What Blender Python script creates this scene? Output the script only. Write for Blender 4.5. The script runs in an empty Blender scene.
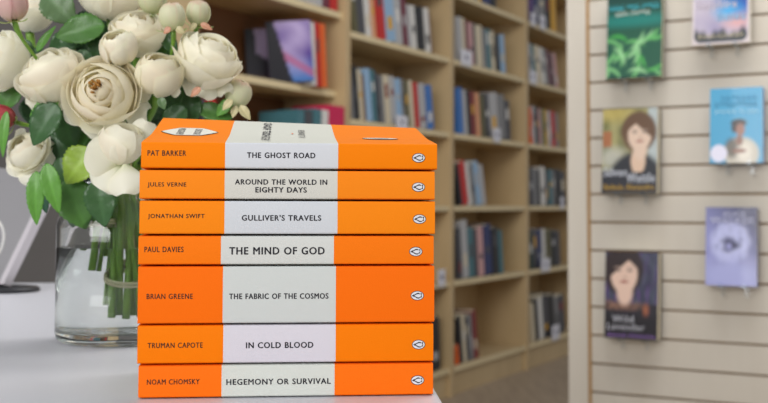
import bpy, bmesh, math, random
from mathutils import Vector, Matrix, noise
R_ = math.radians
C = bpy.context.scene.collection
sc = bpy.context.scene

# ------------------------------------------------------------ camera, light, exposure
F = 1105.0; PITCH = R_(3.0); E = 0.878          # focal length in px, upward pitch, eye height
Y0 = 205 - F*math.tan(PITCH)                    # principal row of the (cropped) photograph
cam = bpy.data.objects.new('camera', bpy.data.cameras.new('camera')); C.objects.link(cam)
cam.location = (0, 0, E); cam.rotation_euler = (R_(90)+PITCH, R_(-0.15), 0)
cam.data.sensor_width = 36; cam.data.lens = F/768*36
cam.data.shift_y = -(201.5-Y0)/768
cam.data.clip_start = .05
cam.data.dof.use_dof = True; cam.data.dof.focus_distance = .755; cam.data.dof.aperture_fstop = 11
sc.camera = cam
w = bpy.data.worlds.new('daylight'); sc.world = w; w.use_nodes = True
nt = w.node_tree; bg = nt.nodes['Background']
tc = nt.nodes.new('ShaderNodeTexCoord'); sx = nt.nodes.new('ShaderNodeSeparateXYZ')
rmp = nt.nodes.new('ShaderNodeValToRGB')
nt.links.new(tc.outputs['Generated'], sx.inputs[0]); 
mr = nt.nodes.new('ShaderNodeMapRange'); mr.inputs[1].default_value = -1; mr.inputs[2].default_value = 1
nt.links.new(sx.outputs['Z'], mr.inputs[0]); nt.links.new(mr.outputs[0], rmp.inputs[0])
rmp.color_ramp.elements[0].position = .30; rmp.color_ramp.elements[0].color = (.30, .28, .25, 1)
rmp.color_ramp.elements[1].position = .75; rmp.color_ramp.elements[1].color = (.93, .96, 1, 1)
nt.links.new(rmp.outputs[0], bg.inputs[0]); bg.inputs[1].default_value = .40
def area(name, loc, target, sx_, sy_, power, col):
    l = bpy.data.lights.new(name, 'AREA'); l.shape = 'RECTANGLE'; l.size = sx_; l.size_y = sy_
    l.energy = power; l.color = col
    o = bpy.data.objects.new(name, l); C.objects.link(o); o.location = loc
    o.rotation_euler = (Vector(target)-Vector(loc)).to_track_quat('-Z', 'Y').to_euler()
    return o
area('shop_front_window', (-1.6, -2.2, 2.0), (0, 1.0, .9), 2.6, 1.8, 98, (1, .99, .98))
area('ceiling_light_panel', (.9, 2.0, 2.9), (.7, 3.2, .6), 2.2, 1.2, 46, (1, .98, .95))
sc.view_settings.view_transform = 'Standard'; sc.view_settings.look = 'None'
sc.view_settings.exposure = 0.13; sc.view_settings.gamma = 1
sc.cycles.transmission_bounces = 14; sc.cycles.max_bounces = 16; sc.cycles.transparent_max_bounces = 12

# ------------------------------------------------------------ helpers
def P(px, py, Y):
    "point of the photograph's pixel at forward distance Y"
    a = (px-384)/F; b = (Y0-py)/F
    d = Vector((a, math.cos(PITCH)-b*math.sin(PITCH), math.sin(PITCH)+b*math.cos(PITCH)))
    return Vector((0, 0, E)) + d*(Y/d.y)
def wloc(o):
    v = Vector((0, 0, 0))
    while o: v += o.location; o = o.parent
    return v
def tag(o, label=None, cat=None, group=None, kind=None):
    if label: o['label'] = label
    if cat: o['category'] = cat
    if group: o['group'] = group
    if kind: o['kind'] = kind
    return o
def empty(name, loc, label=None, cat=None, group=None):
    o = bpy.data.objects.new(name, None); C.objects.link(o); o.location = loc; o.empty_display_size = .02
    return tag(o, label, cat, group)
def mk(name, verts, faces, mats, parent=None, smooth=False, mi=None, cols=None):
    "one mesh object; verts in world coordinates"
    verts = [Vector(v) for v in verts]
    if parent is not None: org = wloc(parent)
    else:
        lo = [min(v[i] for v in verts) for i in range(3)]; hi = [max(v[i] for v in verts) for i in range(3)]
        org = Vector(((lo[0]+hi[0])/2, (lo[1]+hi[1])/2, lo[2]))
    me = bpy.data.meshes.new(name); me.from_pydata([v-org for v in verts], [], faces)
    for m in (mats if isinstance(mats, (list, tuple)) else [mats]): me.materials.append(m)
    if mi:
        for p, k in zip(me.polygons, mi): p.material_index = k
    if smooth:
        for p in me.polygons: p.use_smooth = True
    if cols:
        ca = me.color_attributes.new('Col', 'FLOAT_COLOR', 'POINT')
        for i, c in enumerate(cols): ca.data[i].color = (c[0], c[1], c[2], 1)
    me.update()
    o = bpy.data.objects.new(name, me); C.objects.link(o)
    if parent is not None: o.parent = parent
    else: o.location = org
    return o
class MB:
    def __init__(s): s.v = []; s.f = []; s.m = []
    def add(s, vs, fs, m=0):
        n = len(s.v); s.v += [Vector(v) for v in vs]; s.f += [[i+n for i in f] for f in fs]; s.m += [m]*len(fs); return s
    def box(s, lo, hi, fr=None, m=0):
        vs = [Vector((x, y, z)) for x in (lo[0], hi[0]) for y in (lo[1], hi[1]) for z in (lo[2], hi[2])]
        if fr: vs = [fr(*v) for v in vs]
        return s.add(vs, [(0,1,3,2),(4,6,7,5),(0,4,5,1),(2,3,7,6),(0,2,6,4),(1,5,7,3)], m)
    def tube(s, pts, rad, n=8, m=0, cap=True):
        pts = [Vector(p) for p in pts]; rr = rad if isinstance(rad, (list, tuple)) else [rad]*len(pts)
        vs = []; up = Vector((.13, .2, 1)).normalized()
        for i, p in enumerate(pts):
            t = (pts[min(i+1, len(pts)-1)]-pts[max(i-1, 0)]).normalized()
            a = t.cross(up)
            if a.length < 1e-3: a = t.cross(Vector((1, 0, 0)))
            a.normalize(); b = t.cross(a)
            up = b if i == 0 else (up - t*up.dot(t)).normalized()
            a = t.cross(up).normalized(); b = t.cross(a)
            vs += [p + (a*math.cos(2*math.pi*k/n)+b*math.sin(2*math.pi*k/n))*rr[i] for k in range(n)]
        fs = [(i*n+k, i*n+(k+1) % n, (i+1)*n+(k+1) % n, (i+1)*n+k) for i in range(len(pts)-1) for k in range(n)]
        if cap: fs += [tuple(range(n-1, -1, -1)), tuple((len(pts)-1)*n+k for k in range(n))]
        return s.add(vs, fs, m)
    def lathe(s, prof, c, n=64, m=0):
        vs = [Vector((c[0]+r*math.cos(2*math.pi*k/n), c[1]+r*math.sin(2*math.pi*k/n), c[2]+z)) for r, z in prof for k in range(n)]
        fs = [(i*n+k, i*n+(k+1) % n, (i+1)*n+(k+1) % n, (i+1)*n+k) for i in range(len(prof)-1) for k in range(n)]
        return s.add(vs, fs, m)
    def build(s, name, mats, parent=None, smooth=False):
        return mk(name, s.v, s.f, mats, parent, smooth, s.m)
def bev(o, wd=.001, seg=2):
    m = o.modifiers.new('b', 'BEVEL'); m.width = wd; m.segments = seg; m.limit_method = 'ANGLE'; return o
def frame(o, ux, uy):
    o = Vector(o); ux = Vector(ux); uy = Vector(uy)
    return lambda a, b, c: o + ux*a + uy*b + Vector((0, 0, c))
def bez(a, b, c, d, n=14):
    return [a*(1-t)**3+b*3*t*(1-t)**2+c*3*t*t*(1-t)+d*t**3 for t in [i/n for i in range(n+1)]]

# materials
MC = {}
def mat(name, col, rough=.5, bump=0, bscale=60, coat=0, var=0, metal=0, spec=.5):
    if name in MC: return MC[name]
    m = bpy.data.materials.new(name); m.use_nodes = True; t = m.node_tree; b = t.nodes['Principled BSDF']
    b.inputs['Roughness'].default_value = rough; b.inputs['Metallic'].default_value = metal
    b.inputs['Coat Weight'].default_value = coat; b.inputs['Specular IOR Level'].default_value = spec
    co = t.nodes.new('ShaderNodeTexCoord'); n = t.nodes.new('ShaderNodeTexNoise'); n.inputs['Scale'].default_value = bscale
    t.links.new(co.outputs['Object'], n.inputs['Vector'])
    mx = t.nodes.new('ShaderNodeMix'); mx.data_type = 'RGBA'
    mx.inputs[6].default_value = (*[c*(1-var) for c in col], 1); mx.inputs[7].default_value = (*[min(1, c*(1+var)) for c in col], 1)
    t.links.new(n.outputs['Fac'], mx.inputs[0]); t.links.new(mx.outputs[2], b.inputs['Base Color'])
    if bump:
        bp = t.nodes.new('ShaderNodeBump'); bp.inputs['Strength'].default_value = bump; bp.inputs['Distance'].default_value = .001
        t.links.new(n.outputs['Fac'], bp.inputs['Height']); t.links.new(bp.outputs[0], b.inputs['Normal'])
    MC[name] = m; return m
def s2l(r, g, b):
    f = lambda c: (c/255/12.92) if c/255 <= .04045 else ((c/255+.055)/1.055)**2.4
    return (f(r), f(g), f(b))
def wood(name, c1, c2, vec=(1, 1, 12), rough=.45, rot=0):
    m = bpy.data.materials.new(name); m.use_nodes = True; t = m.node_tree; b = t.nodes['Principled BSDF']
    b.inputs['Roughness'].default_value = rough
    co = t.nodes.new('ShaderNodeTexCoord'); mp = t.nodes.new('ShaderNodeMapping'); mp.inputs['Scale'].default_value = vec
    mp.inputs['Rotation'].default_value = (0, 0, rot)
    n = t.nodes.new('ShaderNodeTexNoise'); n.inputs['Scale'].default_value = 3; n.inputs['Detail'].default_value = 6
    t.links.new(co.outputs['Object'], mp.inputs[0]); t.links.new(mp.outputs[0], n.inputs['Vector'])
    r = t.nodes.new('ShaderNodeValToRGB'); r.color_ramp.elements[0].position = .3; r.color_ramp.elements[1].position = .7
    r.color_ramp.elements[0].color = (*c1, 1); r.color_ramp.elements[1].color = (*c2, 1)
    t.links.new(n.outputs['Fac'], r.inputs[0]); t.links.new(r.outputs[0], b.inputs['Base Color'])
    return m
def vcol(name, rough=.5, trans=0, coat=0, bump=0):
    m = bpy.data.materials.new(name); m.use_nodes = True; t = m.node_tree; b = t.nodes['Principled BSDF']
    b.inputs['Roughness'].default_value = rough; b.inputs['Coat Weight'].default_value = coat
    a = t.nodes.new('ShaderNodeVertexColor'); a.layer_name = 'Col'
    n = t.nodes.new('ShaderNodeTexNoise'); n.inputs['Scale'].default_value = 350
    co = t.nodes.new('ShaderNodeTexCoord'); t.links.new(co.outputs['Object'], n.inputs['Vector'])
    t.links.new(a.outputs[0], b.inputs['Base Color'])
    if bump:
        bp = t.nodes.new('ShaderNodeBump'); bp.inputs['Strength'].default_value = bump; bp.inputs['Distance'].default_value = .0006
        t.links.new(n.outputs['Fac'], bp.inputs['Height']); t.links.new(bp.outputs[0], b.inputs['Normal'])
    if trans:
        tr = t.nodes.new('ShaderNodeBsdfTranslucent'); mx = t.nodes.new('ShaderNodeMixShader'); mx.inputs[0].default_value = trans
        t.links.new(a.outputs[0], tr.inputs[0]); out = t.nodes['Material Output']
        t.links.new(b.outputs[0], mx.inputs[1]); t.links.new(tr.outputs[0], mx.inputs[2]); t.links.new(mx.outputs[0], out.inputs[0])
    return m
def glassm(name, col, ior, rough=0):
    m = bpy.data.materials.new(name); m.use_nodes = True; t = m.node_tree; t.nodes.remove(t.nodes['Principled BSDF'])
    g = t.nodes.new('ShaderNodeBsdfGlass'); g.inputs['Color'].default_value = (*col, 1); g.inputs['IOR'].default_value = ior; g.inputs['Roughness'].default_value = rough
    t.links.new(g.outputs[0], t.nodes['Material Output'].inputs[0]); return m
BEECH = wood('beech_board', s2l(190, 165, 124), s2l(203, 179, 138), (2, 2, .6))
BEECH_BACK = wood('brown_back_board', s2l(134, 94, 62), s2l(146, 104, 70), (2, 2, .6))
BEECH_EDGE = wood('beech_edge', s2l(218, 200, 158), s2l(226, 208, 168), (3, 3, 1))
MAPLE = wood('maple_board', s2l(202, 194, 181), s2l(209, 202, 190), (5, 5, .7))
MDF = mat('raw_mdf', s2l(170, 135, 92), .8, var=.05)
WHITE = mat('white_laminate', s2l(214, 214, 221), .4, bump=.05, bscale=200, var=.01)
PAPER = mat('page_paper', s2l(226, 216, 190), .8, bump=.5, bscale=900, var=.05)
INK = mat('black_ink', s2l(38, 36, 48), .5)
BLK = mat('black_plastic', s2l(36, 36, 40), .4)
PET = vcol('rose_petal', .5, .44, bump=.1)
LEAF = vcol('leaf_green', .42, .18, coat=.1, bump=.4)
GLASS = glassm('jar_glass', (.975, .985, .98), 1.45)
WATER = glassm('water', (.985, .99, .985), 1.33)
ACR = glassm('clear_acrylic', (.96, .98, 1), 1.3)
STR = mat('pale_string', s2l(205, 200, 165), .8, var=.1)
PRINT = vcol('printed_cover', .3, coat=.25)

def text(name, s, u0, u1, v0, v1, place, m, parent, bold=0.0, rot=False):
    "letters fitted to a rectangle (u0..u1, v0..v1) of a surface given by place(u, v)"
    cu = bpy.data.curves.new('letters', 'FONT'); cu.body = s; cu.resolution_u = 3; cu.space_character = 1.14; cu.space_word = 1.1
    cu.align_x = 'CENTER'; cu.space_line = .95
    t = bpy.data.objects.new('letters', cu); C.objects.link(t)
    dg = bpy.context.evaluated_depsgraph_get(); me = bpy.data.meshes.new_from_object(t.evaluated_get(dg))
    vs = [v.co.copy() for v in me.vertices]; fs = [list(p.vertices) for p in me.polygons]
    bpy.data.objects.remove(t); bpy.data.curves.remove(cu); bpy.data.meshes.remove(me)
    x0 = min(v.x for v in vs); x1 = max(v.x for v in vs); y0 = min(v.y for v in vs); y1 = max(v.y for v in vs)
    out = []; F2 = []; d = bold*(v1-v0 if not rot else u1-u0)*3.2; base = None
    for (e, f) in ([(0, 0)] if bold <= 0 else [(-d, 0), (d, 0), (0, d*.6), (0, -d*.6)]):
        n0 = len(out)
        for v in vs:
            a = (v.x-x0)/(x1-x0); b = (v.y-y0)/(y1-y0)
            if rot: a, b = b, 1-a
            out.append(place(u0+e+(u1-u0)*a, v0+f+(v1-v0)*b))
        F2 += [[i+n0 for i in q] for q in fs]
    return mk(name, out, F2, m, parent)

# ------------------------------------------------------------ setting
UX = Vector((.4802, .8771, 0)); UB = Vector((-.8771, .4802, 0))         # along the bookcases / into them
fl = MB().box((-4, -1.5, -.05), (6, 11, 0)).build('floor', None or wood('floor_planks', s2l(150, 132, 112), s2l(170, 152, 130), (14, 1.2, 1), .5, R_(-28.7)))
tag(fl, kind='structure')
GREYW = mat('grey_wall_paint', s2l(92, 89, 88), .8, bump=.2, bscale=6, var=.10)
wl = MB().box((-4.0, 3.63, 0), (-.80, 3.72, 2.6)).build('wall_left', GREYW); tag(wl, kind='structure')
bw = frame((-.132, 4.3, 0), UX, UB)
wb = MB().box((-.95, .36, 0), (6.2, .44, 2.6), bw).build('wall_back', mat('cream_paint', s2l(200, 192, 176), .8)); tag(wb, kind='structure')

# table in the stack's frame
YAW = R_(5.0); AX = Vector((math.cos(YAW), math.sin(YAW), 0)); AY = Vector((-math.sin(YAW), math.cos(YAW), 0))
ZT = E-.1275
T0 = Vector(((139.6-384)/F*.7232, .7306, 0)); tf = frame(T0, AX, AY)
TY = R_(3.0); ttf = frame(T0, (math.cos(TY), math.sin(TY), 0), (-math.sin(TY), math.cos(TY), 0))
tab = empty('counter_table', T0+Vector((-.3, .5, 0)), 'white laminate counter under the stack of orange paperbacks and the jar of roses', 'table')
bev(MB().box((-1.35, -.07, ZT-.032), (.1978, 1.09, ZT), ttf).build('tabletop', WHITE, tab), .002, 3)
for a in (-1.28, .10):
    for b in (.0, .98): MB().box((a, b, 0), (a+.05, b+.05, ZT-.032), ttf).build('leg', WHITE, tab)

# ------------------------------------------------------------ bookcases
BAYW = .95; SHZ = [1.004, .682, .336, -.003, -.350, -.745]
CP, SP = math.cos(PITCH), math.sin(PITCH)
def on_line(px, o, d, zr):
    "distance along a level line o + s*d (zr above the eye) seen at column px"
    a = (px-384)/F; return (a*(o.y*CP+zr*SP)-o.x)/(d.x-a*d.y*CP)
def z_at(py, Y):
    b = (Y0-py)/F; return E+Y*(SP+b*CP)/(CP-b*SP)
def s_of(px, rec=0.0, zr=0.0): return on_line(px, bw(0, rec, 0), UX, zr)
bays = ['leftmost bookcase', 'bookcase behind the right end of the paperback stack', 'bookcase in the middle of the row', 'farthest bookcase beside the slatted display wall']
for b in range(4):
    s0 = -BAYW+b*BAYW-.018; s1 = s0+BAYW
    BK = BEECH_BACK if b == 0 else BEECH
    r = empty('bookcase', bw((s0+s1)/2, .14, 0), f'light beech bookcase, {["nearest of the row, behind the white roses","second of the row, behind the right end of the paperback stack","third of the row, with a half empty middle shelf","farthest of the row, partly hidden by the display wall"][b]}', 'bookcase', 'row of beech bookcases')
    th = .018
    for a in (s0, s1-th): MB().box((a, 0, 0), (a+th, .30, 2.15), bw).build('side_panel', BEECH, r)
    MB().box((s0+th, .285, .06), (s1-th, .297, 2.13), bw).build('back_panel', BK, r)
    MB().box((s0+th, 0, 2.12), (s1-th, .285, 2.149), bw).build('top_panel', BEECH, r)
    zs = SHZ if b else [.748, .443, .105, -.25, -.745]
    for k, z in enumerate(zs):
        rec = .004 if b else (.02, .045, .03, .02, .004)[k]
        m = MB().box((s0+th, rec+.003, E+z-.024), (s1-th, .285, E+z), bw)
        o = m.build('shelf', BEECH, r)
        MB().box((s0+th, rec, E+z-.024), (s1-th, rec+.003, E+z), bw).build('edge_strip', BEECH_EDGE, o)
    MB().box((s0+th, .02, 0), (s1-th, .04, E-.776), bw).build('plinth', BEECH, r)

COLS = {'white': (222,220,216), 'cream': (214,202,176), 'pale grey': (182,182,184), 'grey': (132,132,134), 'dark grey': (74,74,80),
 'black': (34,34,38), 'red': (196,36,32), 'dark red': (128,44,44), 'maroon': (112,46,62), 'pink': (206,160,160), 'peach': (222,160,118),
 'orange': (232,104,36), 'light blue': (150,184,216), 'blue': (64,118,190), 'dark blue': (42,54,104), 'teal': (70,118,128), 'olive': (96,92,60),
 'green': (74,112,74), 'yellow': (220,168,54), 'brown': (124,88,60), 'magenta': (206,28,84), 'purple': (96,62,126), 'dark green': (42,62,54)}
brnd = random.Random(7); used_labels = {}
def book_at(col, s, t, h, lean, bay, z, label, group, dep=.17, rec=.02):
    "an upright book with its spine at the shelf front, leaning to the left"
    z0 = E+z+.0005; ca, sa = math.cos(lean), math.sin(lean)
    def fr(a, b, c): return bw(s+a*ca-c*sa, rec+b, z0+a*sa+c*ca)
    r = empty('book', fr(t/2, dep/2, 0), label, 'book', group)
    cm = mat('cover_'+col.replace(' ', '_'), s2l(*COLS[col]), .45, var=.05); e = .0016
    c = MB().box((0, 0, 0), (t, e, h), fr).box((0, e, 0), (e, dep, h), fr).box((t-e, e, 0), (t, dep, h), fr).build('cover', cm, r)
    MB().box((e, e, .003), (t-e, dep-.004, h-.003), fr).build('pages', PAPER, r)
    if t > .008 and brnd.random() < .55:      # printed band and title strokes of the spine
        k = brnd.random(); q = brnd.choice(['white', 'cream', 'black', 'pale grey', 'dark grey', 'yellow'])
        if q == col: q = 'dark red'
        lo = h*(.12+.5*brnd.random()); hh = h*(.10+.22*brnd.random()); i = t*.24
        MB().box((i, -.0004, lo), (t-i, 0, min(lo+hh, h*.9)), fr).build('spine_title', mat('cover_'+q.replace(' ', '_'), s2l(*COLS[q]), .45, var=.05), r)
SHN = ['topmost shelf in view', 'second shelf down', 'third shelf down', 'fourth shelf down', 'fifth shelf down', 'bottom shelf']
def label_for(col, i, seq, where):
    L = seq[i-1] if i else None; Rr = seq[i+1] if i+1 < len(seq) else None
    if L and Rr: s = f'{col} spine between {L} and {Rr} ones'
    elif Rr: s = f'{col} spine left of {Rr}, at the left end'
    else: s = f'{col} spine right of {L}, at the right end'
    return s, f'{s}, {where}'
def row(bay, k, lean, items, where, z=None, rec=.02):
    "items: (colour, left px, right px, height in m)"
    z = SHZ[k] if z is None else z; seq = [i[0].replace(' ', '-') for i in items]; cnt = {}; cur = -9
    ords = 'first second third fourth fifth sixth seventh eighth ninth tenth eleventh twelfth thirteenth fourteenth fifteenth sixteenth'.split()
    th = R_(lean)
    for i, (col, a, b_, h) in enumerate(items):
        sa_, sb_ = s_of(a, rec, z), s_of(b_, rec, z); s = max(sa_, cur+.0005); t = max((sb_-s)*math.cos(th)-.0006, .005)
        cur = s + t/math.cos(th)
        short, full = label_for(seq[i], i, seq, where)
        if full in used_labels: full = f'{short}, {ords[i]} from left, {where}'
        used_labels[full] = 1
        book_at(col, s, t, h, th, bay, z, full, 'books on the '+where, dep=.13+.05*brnd.random(), rec=rec)
H = lambda a: a
row(1, 1, 10, [('olive',353,358,.24),('dark grey',358,365,.235),('white',366.5,371.5,.245),('peach',372,376.5,.235),('red',378,386,.25),
  ('light blue',386.5,396,.24),('pale grey',396,403,.235),('maroon',404,408.5,.22),('pale grey',409,412,.19),('white',412.5,417,.19),('black',418,425.5,.195),('white',426,431,.20),('brown',431.5,433,.19)],
  'high shelf, second bookcase')
row(1, 2, 9, [('grey',352,354.5,.19),('black',355,360,.215),('cream',360.5,364,.205),('brown',364.5,366.5,.19),('light blue',367,373,.215),('teal',373.5,377.5,.215),('dark grey',378,382,.205),
  ('grey',382.5,385.5,.20),('cream',386,391.5,.205),('pale grey',392,397,.205),('light blue',397.5,403,.20),('grey',403.5,406,.205),('olive',406.5,410.5,.20),('cream',411,415,.205),('red',415.5,420,.20),
  ('pale grey',420.5,427,.20),('blue',428,434,.20)], 'shelf just above the stack, second bookcase')
row(1, 5, 4, [('dark grey',424,430,.24),('black',432,441,.235)], 'bottom shelf, second bookcase')
row(2, 0, 5, [('grey',473,478,.2),('yellow',479,481,.22),('dark blue',482,490,.22),('black',491,496,.2)], 'topmost shelf, third bookcase')
row(2, 1, 8, [('pale grey',459,463,.215),('cream',463.5,466.5,.215),('maroon',467,469.5,.21),('pink',470,474,.205),('dark grey',474.5,476.5,.21),('cream',477,483,.205),('grey',483.5,487,.20),
  ('teal',487.5,491.5,.205),('cream',492,495.5,.20),('black',496,500.5,.19),('light blue',501,505.5,.20)], 'second shelf, third bookcase')
row(2, 2, 8, [('blue',459,464,.22),('pale grey',464.5,468,.215),('black',468.5,471.5,.22),('dark red',472,476.5,.215),('peach',477,481,.215),('olive',481.5,486,.21),('dark grey',486.5,490.5,.22),('pale grey',491,499,.23),('grey',499.5,506,.23),('dark grey',506.5,511,.21)],
  'third shelf, third bookcase')
row(2, 3, 15, [('black',460,463,.2),('red',463.5,469,.21),('white',469.5,472.5,.21),('grey',473,477,.20),('light blue',477.5,482,.215),('pale grey',482.5,486.5,.2)], 'half-empty shelf, third bookcase')
row(2, 4, 7, [('dark grey',459,463,.24),('pale grey',463.5,469.5,.275),('teal',470,475,.24),('dark grey',475.5,479,.235),('pink',479.5,485,.24),('dark blue',486,493,.25),('black',494,500,.235),('teal',500.5,504,.22)], 'fifth shelf, third bookcase')
row(2, 5, 9, [('orange',457.5,460,.09),('black',460.5,464,.22),('cream',464.5,467.5,.23),('dark grey',468,471,.21),('grey',471.5,474.5,.22),('dark red',475,479.5,.235)], 'bottom shelf, third bookcase')
row(3, 0, 4, [('purple',529,533,.2),('dark blue',533.5,538,.2),('grey',538.5,545,.2),('black',546,550,.22),('yellow',552,556,.22)], 'topmost shelf, far bookcase')
row(3, 1, 17, [('pale grey',531,534,.21),('teal',534.5,537,.21),('cream',537.5,542,.205),('white',542.5,546,.205),('grey',546.5,549.5,.205),('maroon',550,552.5,.205),('dark grey',553,555,.20),('pink',555.5,558.5,.2)], 'second shelf, far bookcase')
row(3, 2, 8, [('orange',531,533,.2),('pale grey',533.5,536,.21),('black',536.5,539.5,.21),('pink',540,542.5,.205),('green',543,545.5,.205),('yellow',546,548,.205),('pale grey',548.5,552,.20),('red',552.5,556,.205),('grey',556.5,559,.2)], 'third shelf, far bookcase')
row(3, 3, 6, [('dark grey',530,534,.21),('grey',534.5,538,.20),('black',538.5,541,.20),('white',541.5,546,.215),('dark grey',546.5,549,.2),('teal',549.5,553,.205),('grey',553.5,556,.2),('black',556.5,561,.21),('dark grey',561.5,566,.2)], 'fourth shelf, far bookcase')
row(3, 4, 7, [('dark green',530.5,534,.2),('dark grey',534.5,538.5,.2),('dark blue',539,543,.215),('white',543.5,546.5,.215),('olive',547,552,.21),('black',552.5,557,.205),('dark grey',557.5,561,.2)], 'fifth shelf, far bookcase')
row(3, 5, 9, [('cream',533,536,.21),('black',536.5,540,.23),('white',540.5,544.5,.23),('dark grey',545,550,.24),('black',550.5,556,.235),('grey',556.5,560,.22),('dark grey',560.5,566,.22)], 'bottom shelf, far bookcase')

# leftmost bookcase: two face-out books with spines beside them, books on the shelf below
def face_book(px0, px1, pyb, Y0_, h, yaw, colf, spine, label, tilt=0, t=.016, name='book', parent_group='large books shown face out', zb=None):
    a = P(px0, pyb, Y0_); ux = Vector((math.cos(yaw), math.sin(yaw), 0)); wd = (px1-px0)/F*Y0_/abs(math.cos(yaw)+1e-6)
    uy = Vector((-math.sin(yaw), math.cos(yaw), 0)); up = Vector((math.sin(tilt)*ux.x, math.sin(tilt)*ux.y, math.cos(tilt)))
    if zb is not None: a.z = zb
    fr = lambda p, q, c: a + ux*(p*math.cos(tilt)) + uy*q + up*c - Vector((0, 0, p*math.sin(tilt)))
    r = empty(name, fr(wd/2, t/2, 0), label, 'book', parent_group)
    n = 26; vs = []; cs = []; fs = []
    for j in range(n+1):
        for i in range(n+1):
            vs.append(fr(wd*i/n, 0, h*j/n)); cs.append(colf(i/n, j/n))
            if i < n and j < n: k = j*(n+1)+i; fs.append((k, k+1, k+n+2, k+n+1))
    mk('front_cover', vs, fs, PRINT, r, cols=cs)
    MB().box((0, .0002, 0), (wd, .001, h), fr).box((0, .001, 0), (.001, t, h), fr).box((0, t-.001, 0), (wd, t, h), fr).build('cover_board', spine, r)
    MB().box((.001, .001, .002), (wd-.003, t-.001, h-.002), fr).build('pages', PAPER, r)
    return fr, r, wd
def mixc(a, b, t): t = max(0, min(1, t)); return tuple(x*(1-t)+y*t for x, y in zip(a, b))
def art_space(u, v):
    c = mixc(s2l(30, 26, 44), s2l(16, 14, 22), v)
    if .36-.1*v < u < .80 and v > .55-.4*(u-.36): c = mixc(c, s2l(176, 160, 200), min(1, max(0, (v-.2)*3))*.9)
    return mixc(c, s2l(110, 60, 60), max(0, .25-v)*2)
def art_purple(u, v):
    n = noise.noise(Vector((u*3+v*1.5, v*3.5, 2.2)))
    c = mixc(s2l(92, 66, 150), s2l(186, 168, 214), .5+.9*n)
    if v < .45: c = mixc(c, s2l(70, 120, 190), (.45-v)*2.4)
    if abs(v-.62+u*.5) < .07: c = mixc(c, s2l(190, 90, 130), .7)
    if u < .34-.35*(v-.5): c = s2l(24, 22, 32)
    return c
zsh = E+.4435
a0 = math.atan2(UX.y, UX.x)
face_book(247, 281, 78, 4.12, .215, R_(12), art_space, mat('cover_black', s2l(34, 34, 38), .45), 'dark face-out picture book with a pale corner, left one on the open shelf', tilt=R_(-3), zb=zsh)
face_book(270, 314, 84, 4.02, .225, R_(12), art_purple, mat('cover_purple', s2l(96, 62, 126), .45), 'purple and blue swirled face-out book in front of an orange spine', tilt=R_(-5), zb=zsh)
row(0, 0, 5, [('white',313,316.5,.235),('red',317,321.5,.24),('orange',322,327,.24)], 'shelf with face-out picture books', z=.4435)
row(0, 0, 2, [('pale grey',316,322,.2),('maroon',323,329,.2),('red',330,337,.2)], 'top shelf, nearest bookcase', z=.7485)
row(0, 0, 0, [('teal',297,304,.235),('dark grey',305,312,.24),('teal',313,321,.25),('white',322,328,.25),('magenta',329,344,.272)], 'shelf behind the stack, nearest bookcase', z=.1055, rec=.0)
row(0, 0, 3, [('blue',205,213,.22),('grey',214,217,.2)], 'high shelf behind the rose buds', z=.7485)
row(0, 0, 3, [('dark grey',203,207,.23),('red',208,217,.235),('brown',218,221,.21)], 'shelf behind the orange cartouche cover', z=.1055)

# white labels on the shelf fronts
def shelf_tag(px, k, wpx, hpx, label, up=0.0):
    s = s_of(px, 0, SHZ[k]); z = E+SHZ[k]; o = bw(s, 0, 0); sc_ = F/o.y
    wv = wpx/sc_/.56; hv = hpx/sc_
    r = empty('shelf_label', bw(s+wv/2, -.002, z-.01), label, 'label', 'white category labels on the shelf edges')
    MB().box((s, -.003, z-.012), (s+wv, -.0015, z-.012+hv), bw).build('card', mat('label_card', s2l(226, 226, 236), .4), r)
    MB().box((s+.002, -.0015, z-.022), (s+wv-.002, .0, z-.004), bw).build('holder', ACR_W, r)
    c = bw(s+wv/2, -.0034, z-.012+hv*.5); n = 14; q = hv*.17
    mk('printed_mark', [c+UX*(q*math.cos(2*math.pi*i/n))*1.3+Vector((0, 0, q*math.sin(2*math.pi*i/n))) for i in range(n)], [tuple(range(n))], mat('label_print', s2l(110, 112, 140), .6), r)
ACR_W = mat('clear_label_strip', s2l(214, 210, 200), .25)
for a in [(396,2,13,13,'white shelf label under the red spine, just above the stack top'), (438,4,9,16,'white shelf label beside the spine edge of the stack'),
          (460,1,15,15,'white shelf label below pale spines in the middle bookcase'), (493,2,10,13,'white shelf label below the wide grey volumes'),
          (530,0,8,12,'white shelf label under the purple spine at the far top'), (539,0,9,13,'white shelf label beside the yellow spine at the far top'),
          (529,1,11,12,'white shelf label under leaning books in the farthest bookcase'), (560,3,6,11,'white shelf label against the edge of the display wall post'),
          (541,4,14,12,'wide white shelf label under dark spines, far bookcase'), (552,5,12,14,'lowest white shelf label, far bookcase')]:
    shelf_tag(*a)

# ------------------------------------------------------------ slatted display wall
SU = Vector((.8771, -.4802, 0)); SN = Vector((.4802, .8771, 0))      # along it (to the right) / into it
sw = frame((.564, 2.97, 0), SU, SN)
def ss(px, off=0.0, zr=0.0): return on_line(px, sw(0, off, 0), SU, zr)
r = empty('slatted_display_wall', sw(.5, .03, 0), 'pale maple slatwall panel with dark grooves, edged by a plain upright post', 'display wall')
MB().box((ss(568.5), -.006, 0), (ss(587.5), .05, 2.3), sw).build('post', MAPLE, r)
MB().box((ss(587.5), -.002, 0), (ss(590.5), .05, 2.3), sw).build('edge_trim', MDF, r)
g = MB(); PIT = .0752; gz = E+.0305; lo = ss(590.5); hi = 1.7; k0 = -11
for k in range(-12, 19):
    a = gz+k*PIT+.0028; b = gz+(k+1)*PIT-.0028
    a2 = max(a, 0.005)
    if b < 0.01: continue
    g.box((lo, 0, a2), (hi, .012, b), sw)
bev(g.build('slat_panel', MAPLE, r), .0012, 2)
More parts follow.
